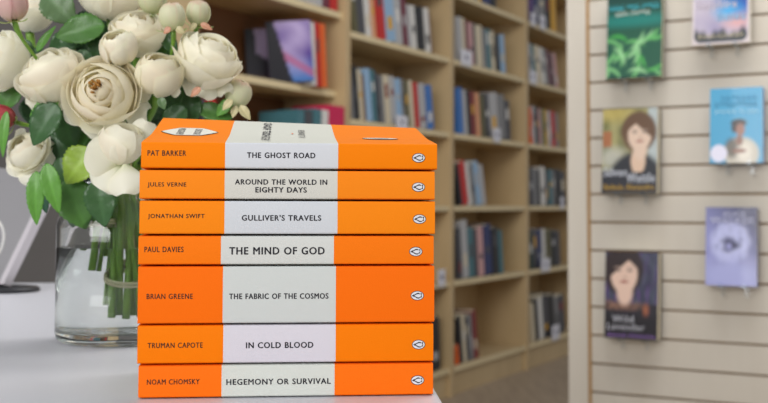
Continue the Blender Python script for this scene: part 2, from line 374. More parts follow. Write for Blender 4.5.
MB().box((lo, .014, 0), (hi, .03, 2.3), sw).build('groove_backing', MDF, r)

def blob(u, v, cu, cv, ru, rv, soft=.25):
    d = math.sqrt(((u-cu)/ru)**2+((v-cv)/rv)**2); return max(0, min(1, (1+soft-d)/(2*soft)))
def face(u, v, c, cu, cv, s, skin, hair, part=0.0):
    dk = (.05, .03, .03)
    c = mixc(c, hair, blob(u, v, cu-.01*s, cv+.012*s, .215*s, .165*s, .1))
    c = mixc(c, skin, blob(u, v, cu+.01*s, cv-.13*s, .085*s, .085*s, .2))
    c = mixc(c, skin, blob(u, v, cu, cv-.012*s, .145*s, .125*s, .08))
    c = mixc(c, hair, min(1, max(0, (v-(cv+.072*s)+abs(u-cu-part*s)*.55)*60/s))*blob(u, v, cu-.01*s, cv+.012*s, .215*s, .165*s, .1))
    for e in (-1, 1):
        c = mixc(c, mixc(skin, dk, .8), blob(u, v, cu+e*.062*s, cv+.012*s, .030*s, .008*s, .6))
        c = mixc(c, mixc(skin, dk, .5), blob(u, v, cu+e*.064*s, cv+.032*s, .040*s, .005*s, .6))
    c = mixc(c, mixc(skin, (.2, .08, .05), .4), blob(u, v, cu+.012*s, cv-.030*s, .022*s, .008*s, .6))
    return mixc(c, s2l(150, 72, 66), blob(u, v, cu+.004*s, cv-.062*s, .044*s, .009*s, .5))
def art_leafy(u, v):
    c = mixc(s2l(22, 84, 62), s2l(10, 60, 58), (v-.5)*2)
    c = mixc(c, s2l(18, 128, 118), blob(u, v, .5, .66, .9, .07, .6)*.8)
    if v < .55:
        for i in range(22):
            rr = random.Random(i*7+3); a, b, an = rr.random(), rr.random()*.52, rr.random()*3.1
            x, y = (u-a), (v-b)*1.45; p = x*math.cos(an)+y*math.sin(an); q = -x*math.sin(an)+y*math.cos(an)-1.5*p*p
            c = mixc(c, mixc(s2l(58, 160, 66), s2l(152, 206, 150), rr.random()), blob(p, q, 0, 0, .17, .035, .3)*.85)
    if v < .03: c = s2l(20, 44, 38)
    return c
def art_sky(u, v):
    n = noise.noise(Vector((u*2.4, v*3, 5))); c = mixc(s2l(150, 142, 178), s2l(206, 196, 206), .5+n)
    c = mixc(c, s2l(26, 74, 168), blob(u, v, .85, .48, .33, .16, .6)); c = mixc(c, s2l(60, 170, 226), blob(u, v, .64, .38, .2, .09, .8)*.9)
    c = mixc(c, s2l(222, 164, 160), blob(u, v, .8, .24, .2, .07, .8)*.8)
    c = mixc(c, s2l(52, 58, 66), max(0, min(1, (.17+.03*math.sin(u*16)+.02*math.sin(u*37)-v)*14)))
    if u < .035 or u > .965 or v < .03 or ((u < .13 or u > .87) and v < .09 and (min(u, 1-u)-.13)**2*1.0+(v-.09)**2*2.1 > .0085): c = s2l(214, 204, 206)
    return c
def art_silver(u, v):
    n = noise.noise(Vector((u*7, v*7, 1))); c = mixc(s2l(108, 110, 66), s2l(160, 154, 104), .5+n)
    c = mixc(c, s2l(190, 170, 90), blob(u, v, .2, .95, .35, .1, .6)*.7); c = mixc(c, s2l(186, 186, 176), blob(u, v, .2, .42, .25, .12, .5)*.8)
    if u > .82 and v > .3: c = s2l(176, 186, 186)
    if abs(u-.09) < .07 and .55 < v < .73: c = mixc(c, s2l(170, 96, 60), .8)
    if v < .5: c = mixc(c, s2l(34, 36, 44), blob(u, v, .62, .02, .50+.05, .47, .08))
    if v < .27: c = s2l(32, 34, 44)
    c = mixc(c, s2l(214, 184, 160), blob(u, v, .66, .38, .13, .16, .12)*(1 if v > .25 else 0))
    return face(u, v, c, .68, .70, 1.45, s2l(218, 192, 172), s2l(98, 70, 48), -.05)
def art_lav(u, v):
    n = noise.noise(Vector((u*9, v*9, 3))); c = mixc(s2l(44, 42, 70), s2l(66, 74, 92), .5+n)
    c = mixc(c, s2l(96, 62, 128), max(0, noise.noise(Vector((u*14, v*5, 9))))*1.3)
    if v < .40: c = mixc(c, s2l(28, 24, 30), .9)
    c = mixc(c, s2l(150, 110, 90), (blob(u, v, .30, .38, .40, .05, .5))*(.6+.8*noise.noise(Vector((u*20, v*20, 4)))))
    c = mixc(c, s2l(190, 110, 70), blob(u, v, .78, .33, .05, .07, .5)*.6)
    c = face(u, v, c, .36, .76, 1.75, s2l(222, 190, 172), s2l(42, 26, 28), .05)
    if v < .30: c = mixc(c, s2l(26, 22, 30), min(1, (.30-v)*14))
    return c
def art_blue(u, v):
    c = s2l(64, 158, 200)
    c = mixc(c, s2l(196, 190, 176), blob(u, v, .60, .12, .33, .22, .1)); c = mixc(c, s2l(72, 66, 60), blob(u, v, .42, .2, .13, .13, .3)*.8)
    c = mixc(c, s2l(228, 220, 206), blob(u, v, .66, .14, .13, .13, .4)*.8)
    c = mixc(c, s2l(132, 92, 76), blob(u, v, .56, .30, .07, .07, .2)); c = mixc(c, s2l(38, 32, 34), blob(u, v, .55, .53, .15, .055, .15))
    c = mixc(c, s2l(38, 32, 34), blob(u, v, .47, .47, .06, .07, .2)); c = mixc(c, s2l(150, 104, 88), blob(u, v, .58, .44, .085, .085, .15))
    c = mixc(c, s2l(140, 96, 80), blob(u, v, .56, .16, .13, .03, .3))
    c = mixc(c, s2l(222, 220, 238), blob(u, v, .17, .13, .16, .115, .04))
    return c
def art_flower(u, v):
    c = mixc(s2l(138, 140, 196), s2l(48, 50, 92), max(0, min(1, (u*.55+v*.75-.5)*1.6)))
    for i in range(9):
        an = i*.7; c = mixc(c, s2l(186, 190, 232), blob(u, v, .48+.25*math.cos(an), .55+.16*math.sin(an), .15, .11, .3)*.75)
    c = mixc(c, s2l(90, 92, 146), max(0, noise.noise(Vector((u*8, v*9, 7))))*1.2*blob(u, v, .48, .55, .4, .28, .5))
    c = mixc(c, s2l(44, 44, 84), blob(u, v, .48+.05*math.sin(v*40), .52, .15, .08, .5)); c = mixc(c, s2l(150, 152, 206), blob(u, v, .46, .5, .05, .04, .5))
    c = mixc(c, s2l(176, 180, 228), blob(u, v, .5, .12, .7, .22, .5)*.6)
    return c
def shown(name, px0, px1, py0, py1, art, label, texts, spine, pg=False, th=.022, hh=None):
    off = -.062; zr = (205-(py0+py1)/2)/F*2.85; s0, s1 = ss(px0, off, zr), ss(px1, off, zr)
    c = sw((s0+s1)/2, off, 0); zb = z_at(py1, c.y); zt = z_at(py0, c.y)
    h = hh or (zt-zb); wd = s1-s0; lean = R_(5)
    fr = lambda a, b, z: sw(s0+a, off+b*math.cos(lean)+z*math.sin(lean), zb+z*math.cos(lean)-b*math.sin(lean))
    r = empty('novel', fr(wd/2, th/2, 0), label, 'book', 'novels shown face out on the slatwall')
    nu, nv = 44, 66; vs = []; cs = []; fs = []
    for j in range(nv+1):
        for i in range(nu+1):
            vs.append(fr(wd*i/nu, 0, h*j/nv)); cs.append(art(i/nu, j/nv))
            if i < nu and j < nv: k = j*(nu+1)+i; fs.append((k, k+1, k+nu+2, k+nu+1))
    mk('front_cover', vs, fs, PRINT, r, cols=cs)
    MB().box((0, .0001, 0), (wd, .0008, h), fr).box((0, .0008, 0), (.0008, th, h), fr).box((0, th-.0008, 0), (wd, th, h), fr).build('cover_board', spine, r)
    MB().box((.0008, .0008, .001), (wd-.002, th-.0008, h-.001), fr).build('pages', PAPER, r)
    for (t, a, b, c_, d, cc, bo) in texts:
        if t[0] == '#':      # a line too blurred to read: its strokes only
            ws = [int(x) for x in t[1:].split()]; tot = sum(ws)+len(ws)-1; st = (b-a)*wd/tot; x = a*wd; m = MB(); rs = random.Random(tot)
            for q in ws:
                for _ in range(q):
                    lo_ = c_*h+(d-c_)*h*rs.choice((0, 0, .1, .45)); m.box((x, -.0005, lo_), (x+st*.28, -.0002, d*h), fr); m.box((x, -.0005, lo_), (x+st*.72, -.0002, lo_+(d-c_)*h*.28), fr); x += st
                x += st
            m.build('title_text', mat('print_%d_%d_%d' % cc, s2l(*cc), .5), r); continue
        text('title_text', t, a*wd, b*wd, c_*h, d*h, lambda u, v: fr(u, -.0004, v), mat('print_%d_%d_%d' % cc, s2l(*cc), .5), r, bo)
    # clear hooks that carry it
    hk = empty('book_hook', fr(wd/2, .0, 0), 'clear plastic hooks under the ' + ' '.join(label.split(',')[0].split()[:10]), 'hook', 'clear hooks on the slatwall')
    for q in (.30, .76):
        a = q*wd
        m = MB().box((a-.004, -.008, -.0045), (a+.004, .052, -.0015), fr).box((a-.004, -.011, -.0045), (a+.004, -.008, .007), fr)
        m.box((a-.004, .030, -.026), (a+.004, .034, -.0045), fr)
        m.build('prong', ACR, hk)
shown('g', 605.5, 660.5, -12, 78, art_leafy, 'green novel with leafy pods on its cover, upper left on slatwall',
      [('#6 5 7', .04, .96, .785, .84, (60, 180, 196), .01), ('#5 8', .16, .80, .715, .77, (196, 206, 196), .02)], mat('cover_dark_green', s2l(42, 62, 54), .45))
shown('s', 691, 748, -46, 43, art_sky, 'novel with blue and mauve sky and white border, upper right on slatwall',
      [('Sapphire', .08, .78, .38, .50, (214, 204, 216), .01), ('Skies', .45, .93, .26, .35, (150, 206, 236), .01), ('BELINDA ALEXANDRA', .10, .90, .07, .12, (196, 184, 150), .0)], mat('cover_white', s2l(222, 220, 216), .45))
shown('sw', 601, 656, 107, 193, art_silver, 'novel with a brown haired woman in dark v-neck, silver script title',
      [('Silver', .04, .46, .205, .30, (206, 210, 220), .015), ('Wattle', .46, .96, .135, .235, (206, 210, 220), .015), ('Belinda Alexandra', .05, .95, .045, .11, (208, 168, 66), .01)], mat('cover_black', s2l(34, 34, 38), .45), th=.034)
shown('b', 709, 762, 86, 162, art_blue, 'sky blue novel with a seated figure in dark headwear and white sticker',
      [('#7', .22, .92, .84, .90, (48, 128, 170), .0), ('#10', .10, .92, .75, .815, (40, 116, 156), .0), ('#8 2 4', .10, .92, .66, .705, (176, 216, 230), .0)], mat('cover_blue', s2l(64, 118, 190), .45))
shown('a', 705, 756.5, 206, 285, art_flower, 'lilac novel with a large pale flower head on its cover',
      [('ALICE', .34, .78, .885, .945, (206, 208, 232), .015), ('WALKER', .10, .95, .795, .87, (206, 208, 232), .015)], mat('cover_dark_blue', s2l(42, 54, 104), .45))
shown('w', 604, 657, 251, 338.5, art_lav, 'dark novel with a pale woman over lavender, white script title',
      [('Wild', .15, .55, .185, .265, (222, 222, 230), .006), ('Lavender', .06, .76, .10, .175, (222, 222, 230), .006), ('Belinda Alexandra', .08, .95, .02, .065, (150, 110, 190), .0)], mat('cover_black', s2l(34, 34, 38), .45), th=.034)

# ------------------------------------------------------------ the stack of paperbacks
def u_of(px, py=142): return on_line(px, T0, AX, (205-py)/F*.738)
def cover_mat(name, col):
    m = mat(name, col, .6, coat=0, bump=.12, spec=.08, bscale=1400, var=.015); return m
OR = {1: (0.9700, 0.2389, 0.0027), 2: (0.9700, 0.2646, 0.0124), 3: (0.9700, 0.2602, 0.0082), 4: (0.9700, 0.2029, 0.0063), 5: (0.9700, 0.1667, 0.0044), 6: (0.9549, 0.2106, 0.0015), 7: (0.9700, 0.1736, 0.0063)}
CR = {1: (0.6725, 0.6951, 0.7417), 2: (0.6725, 0.6650, 0.6141), 3: (0.6502, 0.6800, 0.7260), 4: (0.6650, 0.6800, 0.6576), 5: (0.6212, 0.6502, 0.6356), 6: (0.6875, 0.6576, 0.7182), 7: (0.6502, 0.6725, 0.6212)}
DEP = .129
RISE = [(0, 0), (.004, .0005), (.02, .0026), (.035, .0046), (.05, .0068), (.063, .0095), (.089, .0152), (.116, .0214), (.129, .0238)]
def rise(t):
    for (a, x), (b, y) in zip(RISE, RISE[1:]):
        if t <= b: k = max(0, (t-a)/(b-a)); return x+(y-x)*k
    return RISE[-1][1]
def paperback(n, uL, uR, ubL, ubR, z0, th, front, label):
    r = empty('paperback', tf(uL, front, z0)+AX*.1+AY*.06, label, 'book', 'orange paperbacks in the stack')
    om = cover_mat('orange_cover_%s' % 'abcdefg'[n-1], OR[n]); cm = cover_mat('cream_cover_%s' % 'abcdefg'[n-1], CR[n])
    topc = cover_mat('cream_front_cover', s2l(216, 216, 205)) if n == 1 else cm
    rc = .0013; g = .0001; H_ = th-2*g; z1 = z0+g; q0 = .0006
    lift = (lambda u, t: rise(t)*(1.07-.26*u/.198)) if n == 1 else (lambda u, t: 0.0)
    sq = lambda t: q0*max(0, 1-t/.035)
    prof = [(DEP, 0, 2)]                                             # (depth, height, kind)
    prof += [(.06, 0, 2), (.035, 0, 2), (.006, sq(.006), 2)]
    prof += [(rc-rc*math.sin(a), q0+rc-rc*math.cos(a), 0) for a in [R_(x) for x in (0, 22, 45, 68, 90)]]
    prof += [(-.0003, H_*.5, 0)]
    prof += [(rc-rc*math.cos(a), H_-q0-rc+rc*math.sin(a), 0) for a in [R_(x) for x in (0, 22, 45, 68, 90)]]
    ts = [.006, .012] + [.02+.0109*i for i in range(11)]
    prof += [(t if t < DEP else DEP, H_-sq(t), 1) for t in ts]; prof[-1] = (DEP, H_, 1)
    us = sorted(set([uL, uL+.0008, ubL, ubR, uR-.0008, uR] + [uL+(uR-uL)*i/8 for i in range(1, 8)]))
    us = [u for i, u in enumerate(us)]
    def pt(u, d, h, k, inn=0):
        e = .0
        z = h + (lift(u-uL, d) if k == 1 else 0)
        if inn:   # inner side of the sheet
            d2 = max(d, .0006); h2 = min(max(z-0 if k != 1 else z-.0005, .0005), 9); 
            if k == 0: h2 = min(max(h, q0+.0005), H_-q0-.0005)
            return tf(u, front+d2, z1+h2)
        return tf(u, front+d, z1+z)
    N = len(prof); vs = []; fs = []; mi = []
    for u in us: vs += [pt(u, *p) for p in prof]
    M = len(us)*N
    for u in us: vs += [pt(u, *p, inn=1) for p in prof]
    for i in range(len(us)-1):
        um = (us[i]+us[i+1])/2; band = ubL < um < ubR
        for j in range(N-1):
            a = i*N+j; m_ = 0
            if band: m_ = 2 if (prof[j][2] == 1 or prof[j+1][2] == 1) else 1
            fs.append((a, a+N, a+N+1, a+1)); mi.append(m_)
            fs.append((M+a, M+a+1, M+a+N+1, M+a+N)); mi.append(3)
    L = len(us)-1
    for j in range(N-1):
        fs.append((j, j+1, M+j+1, M+j)); mi.append(3); a = L*N
        fs.append((a+j+1, a+j, M+a+j, M+a+j+1)); mi.append(3)
    for i in range(L):
        fs.append((i*N, M+i*N, M+(i+1)*N, (i+1)*N)); mi.append(3)
        fs.append((i*N+N-1, (i+1)*N+N-1, M+(i+1)*N+N-1, M+i*N+N-1)); mi.append(3)
    mk('cover', vs, fs, [om, cm, topc, mat('inside_card', s2l(232, 228, 216), .7)], r, True, mi)
    o = r.children[-1] if r.children else None
    for c in r.children:
        for p in c.data.polygons: p.use_smooth = True
        mod = c.modifiers.new('e', 'EDGE_SPLIT'); mod.split_angle = R_(50)
    # page block, fanned a little under the lifted cover
    pv = []; pf = []; tt = [.0008, .03, .06, .09, DEP-.0005]
    for u in (uL+.0006, uR-.0006):
        for t in tt: pv += [tf(u, front+t, z1+.0006+sq(t)), tf(u, front+t, z1+H_-.0007-sq(t)+.55*lift(u-uL, t))]
    q = len(tt)*2
    for i in range(len(tt)-1):
        a = 2*i; pf += [(a, a+1, a+3, a+2), (q+a, q+a+2, q+a+3, q+a+1), (a+1, q+a+1, q+a+3, a+3), (a, a+2, q+a+2, q+a)]
    pf += [(0, q, q+1, 1), (q-2, q-1, 2*q-1, 2*q-2)]
    mk('pages', pv, pf, PAPER, r)
    return r, z1, H_, lift
def logo(u, z, w_, h_, front, r, place=None, mw=1.0):
    "publisher's oval with a bird lying on its side"
    pl = place or (lambda a, b, d: tf(a, front-.00035-d, b))
    def ell(a, b, d, m, nm):
        n = 40; mk(nm, [pl(u+a*math.cos(2*math.pi*i/n), z+b*math.sin(2*math.pi*i/n), d) for i in range(n)], [tuple(range(n))], m, lg)
    lg = empty('publisher_oval', Vector((0, 0, 0))); lg.parent = r; lg.location = pl(u, z, 0)-wloc(r)
    ell(w_/2, h_/2, 0, INK, 'outline'); ell(w_/2*.90, h_/2*.87, .0001, mat('logo_white', s2l(228, 230, 238), .4), 'ground')
    def poly(pts, nm='bird'):
        return [pl(u+x*w_/2, z+y*h_/2, .0002) for x, y in pts]
    V = []; Fs = []
    def add(pts): n0 = len(V); V.extend(poly(pts)); Fs.append(tuple(range(n0, n0+len(pts))))
    def strip(up, lo):
        n0 = len(V); V.extend(poly(up)); V.extend(poly(lo)); n = len(up)
        for i in range(n-1): Fs.append((n0+i, n0+i+1, n0+n+i+1, n0+n+i))
    strip([(-.50, .16), (-.28, .36), (.0, .56), (.22, .58), (.42, .38)], [(-.44, .04), (-.22, .18), (.0, .30), (.20, .34), (.38, .24)])      # back
    strip([(-.44, -.06), (-.22, -.20), (.02, -.36), (.24, -.40), (.44, -.26)], [(-.46, -.22), (-.26, -.40), (-.02, -.60), (.24, -.62), (.46, -.40)])  # wing
    add([(-.86, .02), (-.70, -.16), (-.48, -.24), (-.40, .0), (-.46, .24), (-.60, .22), (-.68, .08)])                                 # head
    add([(.44, .44), (.66, .52), (.70, .30), (.54, .20)]); add([(.46, -.18), (.64, -.12), (.70, -.36), (.50, -.42)])                   # tail and feet
    strip([(.52, .22), (.60, .05), (.54, -.14)], [(.60, .24), (.70, .05), (.62, -.16)])
    mk('bird', V, Fs, INK, lg)
zz = {7: (0, .0223), 6: (.0223, .0264), 5: (.0487, .0391), 4: (.0878, .0204), 3: (.1082, .0235), 2: (.1317, .0206), 1: (.1523, .0187)}
zz = {k: (a*.99, b*.99) for k, (a, b) in zz.items()}
STK = {
 7: (138.8, 433.5, 222, 335, .0000, [('NOAM CHOMSKY', 147.5, 200, 379.4, 384.6, 0)], [('HEGEMONY OR SURVIVAL', 227, 331, 378.6, 384.2, 1)], (418, 380), 'bottom orange paperback, cream spine band reading HEGEMONY OR SURVIVAL'),
 6: (137.6, 433.8, 223.5, 336, .0006, [('TRUMAN CAPOTE', 148, 203, 343, 348.2, 0)], [('IN COLD BLOOD', 246.5, 313.5, 342.2, 348, 1)], (419, 344.5), 'orange paperback, spine reads IN COLD BLOOD, resting on the bottom one'),
 5: (138, 434.5, 223, 336, .0002, [('BRIAN GREENE', 147, 193, 294, 299.2, 0)], [('THE FABRIC OF THE COSMOS', 229.5, 328.5, 293.4, 298.8, 1)], (417.5, 295.5), 'thickest orange paperback, spine reads THE FABRIC OF THE COSMOS'),
 4: (138.3, 434, 221, 334, .0008, [('PAUL DAVIES', 144.5, 183.5, 247, 252.4, 0)], [('THE MIND OF GOD', 229.5, 324.5, 247.2, 254.4, 1)], (416, 251.5), 'orange paperback, spine reads THE MIND OF GOD in large letters'),
 3: (139.5, 435, 224.5, 337.5, .0002, [('JONATHAN SWIFT', 148, 204.5, 214.2, 219.6, 0)], [("GULLIVER'S TRAVELS", 242, 321, 215, 220.6, 1)], (419.5, 219), "orange paperback, spine reads GULLIVER'S TRAVELS"),
 2: (139.3, 434.8, 224.5, 337.5, .0008, [('JULES VERNE', 147.5, 186, 182.6, 188, 0)], [('AROUND THE WORLD IN', 235, 327, 179.4, 184.6, 1), ('EIGHTY DAYS', 255.5, 306.5, 187.2, 192.4, 1)], (418.5, 187), 'orange paperback with two-line spine title AROUND THE WORLD IN EIGHTY DAYS'),
 1: (141, 437, 225, 338, .0000, [('PAT BARKER', 147.5, 186, 150.7, 156, 0)], [('THE GHOST ROAD', 247, 315, 152.6, 158, 1)], (418.5, 157.8), 'top orange paperback of the stack, front cover curling up, THE GHOST ROAD'),
}
def z_of(u, py):
    Y = T0.y+u*AX.y; b = (Y0-py)/F; t = (math.sin(PITCH)+b*math.cos(PITCH))/(math.cos(PITCH)-b*math.sin(PITCH)); return E+t*Y
for n in range(7, 0, -1):
    L, Rt, bL, bR, fo, au, ti, lg, lab = STK[n]; z0 = ZT+.0002+zz[n][0]; yc = lg[1]
    r, z1, H_, lift = paperback(n, u_of(L, yc), u_of(Rt, yc), u_of(bL, yc), u_of(bR, yc), z0, zz[n][1], fo, lab)
    for (s, a, b, ya, yb, bo) in au+ti:
        ua, ub = u_of(a, yc), u_of(b, yc); um = (ua+ub)/2
        text('title_text' if bo else 'author_text', s, ua, ub, z_of(um, yb+.3), z_of(um, ya+.3), lambda u, v: tf(u, fo-.0004, v), INK if bo else mat('brown_ink', s2l(70, 36, 26), .5), r, .014 if bo else .008)
    ul = u_of(lg[0], yc); logo(ul, z_of(ul, lg[1]), .0090, .0064, fo, r)
    if n == 1:
        uL = u_of(L, yc)
        top = lambda u, t, d=0.0: tf(u, fo+t, z1+H_+lift(u-uL, t)+.00035+d)
        def sheet(name, outline, m, dd):      # outline: list of (u, t_low, t_high) columns
            V = []; Fs = []; K = 6
            for (u, a, b) in outline: V += [top(u, a+(b-a)*k/K, dd) for k in range(K+1)]
            for i in range(len(outline)-1):
                for k in range(K): q = i*(K+1)+k; Fs.append((q, q+K+1, q+K+2, q+1))
            mk(name, V, Fs, m, cg)
        cg = empty('cartouche', Vector((0, 0, 0))); cg.parent = r; cg.location = top(.031, .0645)-wloc(r)
        def cart(w0, h0, e):
            out = []; n_ = 24
            for i in range(n_+1):
                x = -1+2*i/n_; ax_ = abs(x)
                hh = h0*(1 if ax_ < .42 else (1-(ax_-.42)/.58)**.85*.98+.02 if ax_ < 1 else .02)
                out.append((.0252+x*w0, .0645-hh, .0645+hh))
            return out
        sheet('rim', cart(.0205, .0180, 0), INK, 0); sheet('panel', cart(.0197, .0168, 0), mat('cream_print', s2l(232, 230, 216), .5), .00015)
        gi = mat('grey_ink', s2l(120, 118, 116), .5)
        text('imprint_text', 'PENGUIN', .0165, .0215, .051, .078, lambda u, t: top(u, .129-t, .0003), gi, cg, .01, True)
        text('imprint_text', 'BOOKS', .0285, .0335, .052, .077, lambda u, t: top(u, .129-t, .0003), gi, cg, .01, True)
        text('cover_title_text', 'THE GHOST ROAD', .0775, .0832, .012, .117, lambda u, t: top(u, .129-t, .0001), INK, r, .012, True)
        text('cover_author_text', 'PAT BARKER', .1035, .1080, .042, .086, lambda u, t: top(u, .129-t, .0001), gi, r, .01, True)
        for i, t in enumerate((.0645,)):
            V = [top(.0985+x, t+y, .0001) for x, y in ((0, 0), (.0011, 0), (.0011, .004), (0, .004))]
            mk('ornament', V, [(0, 1, 2, 3)], mat('orange_ink', s2l(240, 120, 40), .5), r)
        c0 = .1615
        V = []; Fs = []
        def ov(a, b, d, m, nm):
            nn = 32; mk(nm, [top(c0+a*math.cos(2*math.pi*i/nn), .044+b*math.sin(2*math.pi*i/nn), d) for i in range(nn)], [tuple(range(nn))], m, og)
        og = empty('cover_oval', Vector((0, 0, 0))); og.parent = r; og.location = top(c0, .042)-wloc(r)
        ov(.0130, .0075, .0, INK, 'outline'); ov(.0122, .0062, .0002, mat('cream_print', s2l(232, 230, 216), .5), 'ground'); 
        mk('bird', [top(c0+x*.011, .044+y*.0035, .0003) for x, y in ((-.8, 0), (-.5, .3), (.2, .55), (.6, .3), (.5, -.1), (.2, -.5), (-.4, -.3))], [tuple(range(7))], INK, og)

# ------------------------------------------------------------ jar, water, string
VC = P(119, 300, 1.042); VC.z = ZT+.0003; VR = .0575
jar = MB(); g_ = .0028; zw = .0875; HJ = .152
prof_o = [(0, 0), (VR-.012, 0), (VR-.005, .001), (VR-.001, .0045), (VR, .010), (VR, .092), (VR, .108), (VR-.0025, .117), (VR-.007, .124), (VR-.0085, .129), (VR-.0085, .134), (VR-.0068, .1355), (VR-.0085, .137), (VR-.0085, .142), (VR-.0068, .1435), (VR-.0085, .145), (VR-.0085, HJ-.002), (VR-.0095, HJ)]
prof_i = [(VR-.012, HJ), (VR-.0125, .14), (VR-.0125, .130), (VR-.0105, .123), (VR-.006, .114), (VR-g_, .106), (VR-g_, .09), (VR-g_, .020), (VR-.006, .013), (VR-.014, .010), (0, .0085)]
jar.lathe(prof_o+prof_i, VC, 72)
jo = jar.build('glass_jar', GLASS, None, True); tag(jo, 'clear glass jar of roses standing on white counter behind the paperbacks', 'jar')
wt = MB(); e = .0004
wt.lathe([(0, .0085-e), (VR-.014, .010-e), (VR-.006+e, .013-e), (VR-g_+e, .020), (VR-g_+e, zw), (VR-g_-.003, zw-.0008), (0, zw-.0008)], VC, 72)
wo = wt.build('water', WATER, None, True); tag(wo, 'clear water filling the lower half of the glass jar', 'water', kind='stuff')

# ------------------------------------------------------------ roses
def lerp3(a, b, t): return tuple(x+(y-x)*t for x, y in zip(a, b))
WH = s2l(255, 253, 239); CRM = s2l(255, 247, 220); YEL = s2l(250, 230, 176); PNK = s2l(246, 226, 206); GRN = s2l(224, 231, 186)
def petal(root, M, Rr, th0, span, amin, amax, drop, flare, ruf, zsc, zoff, c_in, c_out, c_edge, rn, nu=9, nv=10, name='petal', tipfold=0):
    vs = []; cs = []; fs = []; ph = rn.random()*6; kf = 2+rn.random()*3; sgn = rn.choice((-1, 1)); bend = (rn.random()-.5)*.10
    for j in range(nv+1):
        v = j/nv
        for i in range(nu+1):
            u = -1+2*i/nu
            am = amax-drop*abs(u)**2.4+ R_(2.5)*math.sin(kf*1.7*u+ph)
            al = amin+(am-amin)*v
            ww = span*(.35+.65*min(1, (v/.55))**.8)
            f = flare*max(0, v-.55)**2/.2*(1-.35*abs(u)) + ruf*math.sin(kf*u+ph)*v**3 + .05*abs(u)**4*v + tipfold*max(0, v-.8)**2*4
            r = Rr*(math.sin(al)+f)*(1+.045*sgn*u); z = -Rr*zsc*math.cos(al)+zoff + Rr*bend*u*v - Rr*max(0, f)*.5*v
            th = th0+u*ww
            vs.append(M @ Vector((r*math.cos(th), r*math.sin(th), z)))
            c = lerp3(c_in, c_out, min(1, v*1.5)); ed = max(0, v-.86)/.14; ed = max(ed, max(0, abs(u)-.9)*6*v)
            cs.append(lerp3(c, c_edge, min(1, ed)*.75))
            if i < nu and j < nv: k = j*(nu+1)+i; fs.append((k, k+1, k+nu+2, k+nu+1))
    o = mk(name, vs, fs, PET, root, True, cols=cs)
    b = o.modifiers.new('d', 'SUBSURF'); b.levels = 1; b.render_levels = 1
    return o
NECK = VC+Vector((0, 0, .145))
G1 = s2l(120, 160, 70); G2 = s2l(60, 96, 44)
def leaf(root, base, tip, width, col, nrm=(0, -1, .3), curl=.12, fold=.25, name='leaf', serr=True, seed=0):
    base = Vector(base); tip = Vector(tip); ax = tip-base; L = ax.length; t = ax.normalized()
    nr = Vector(nrm); nr = (nr-t*nr.dot(t)).normalized(); s = t.cross(nr)
    nu, nv = 8, 22; vs = []; fs = []; cs = []; rn = random.Random(seed); tw = rn.uniform(-.35, .35)
    for j in range(nv+1):
        v = j/nv; w_ = width*.5*(math.sin(math.pi*min(1, v**.78))**.75)*(1-.12*v) if 0 < v < 1 else .0003
        if serr and 0 < j < nv: w_ *= 1+.05*(1 if j % 2 else -1)
        for i in range(nu+1):
            u = -1+2*i/nu; a = tw*(v-.3)
            d = nr*(-curl*L*(v-.35)**2*2 + fold*w_*abs(u)*.8 + .05*w_*math.sin(v*18+abs(u)*3)*abs(u))
            sd = s*math.cos(a)+nr*math.sin(a)
            vs.append(base+ax*v+sd*(u*w_)+d)
            c = col; vein = abs(u) < .08; k = .5+.5*math.sin(v*40-abs(u)*9)
            c = lerp3(c, tuple(min(1, x*1.5) for x in c), .5 if vein else .18*k); cs.append(c)
            if i < nu and j < nv: q = j*(nu+1)+i; fs.append((q, q+1, q+nu+2, q+nu+1))
    o = mk(name, vs, fs, LEAF, root, True, cols=cs)
    sm = o.modifiers.new('s', 'SOLIDIFY'); sm.thickness = .00035
    return o
GREEN = {'d': s2l(56, 96, 50), 'm': s2l(82, 130, 58), 'b': s2l(98, 156, 60), 'y': s2l(146, 176, 62), 'g': s2l(98, 128, 84), 'x': s2l(42, 74, 42), 't': s2l(54, 96, 72), 'c': s2l(206, 196, 150), 'p': s2l(206, 150, 120)}
ROOTS = {}
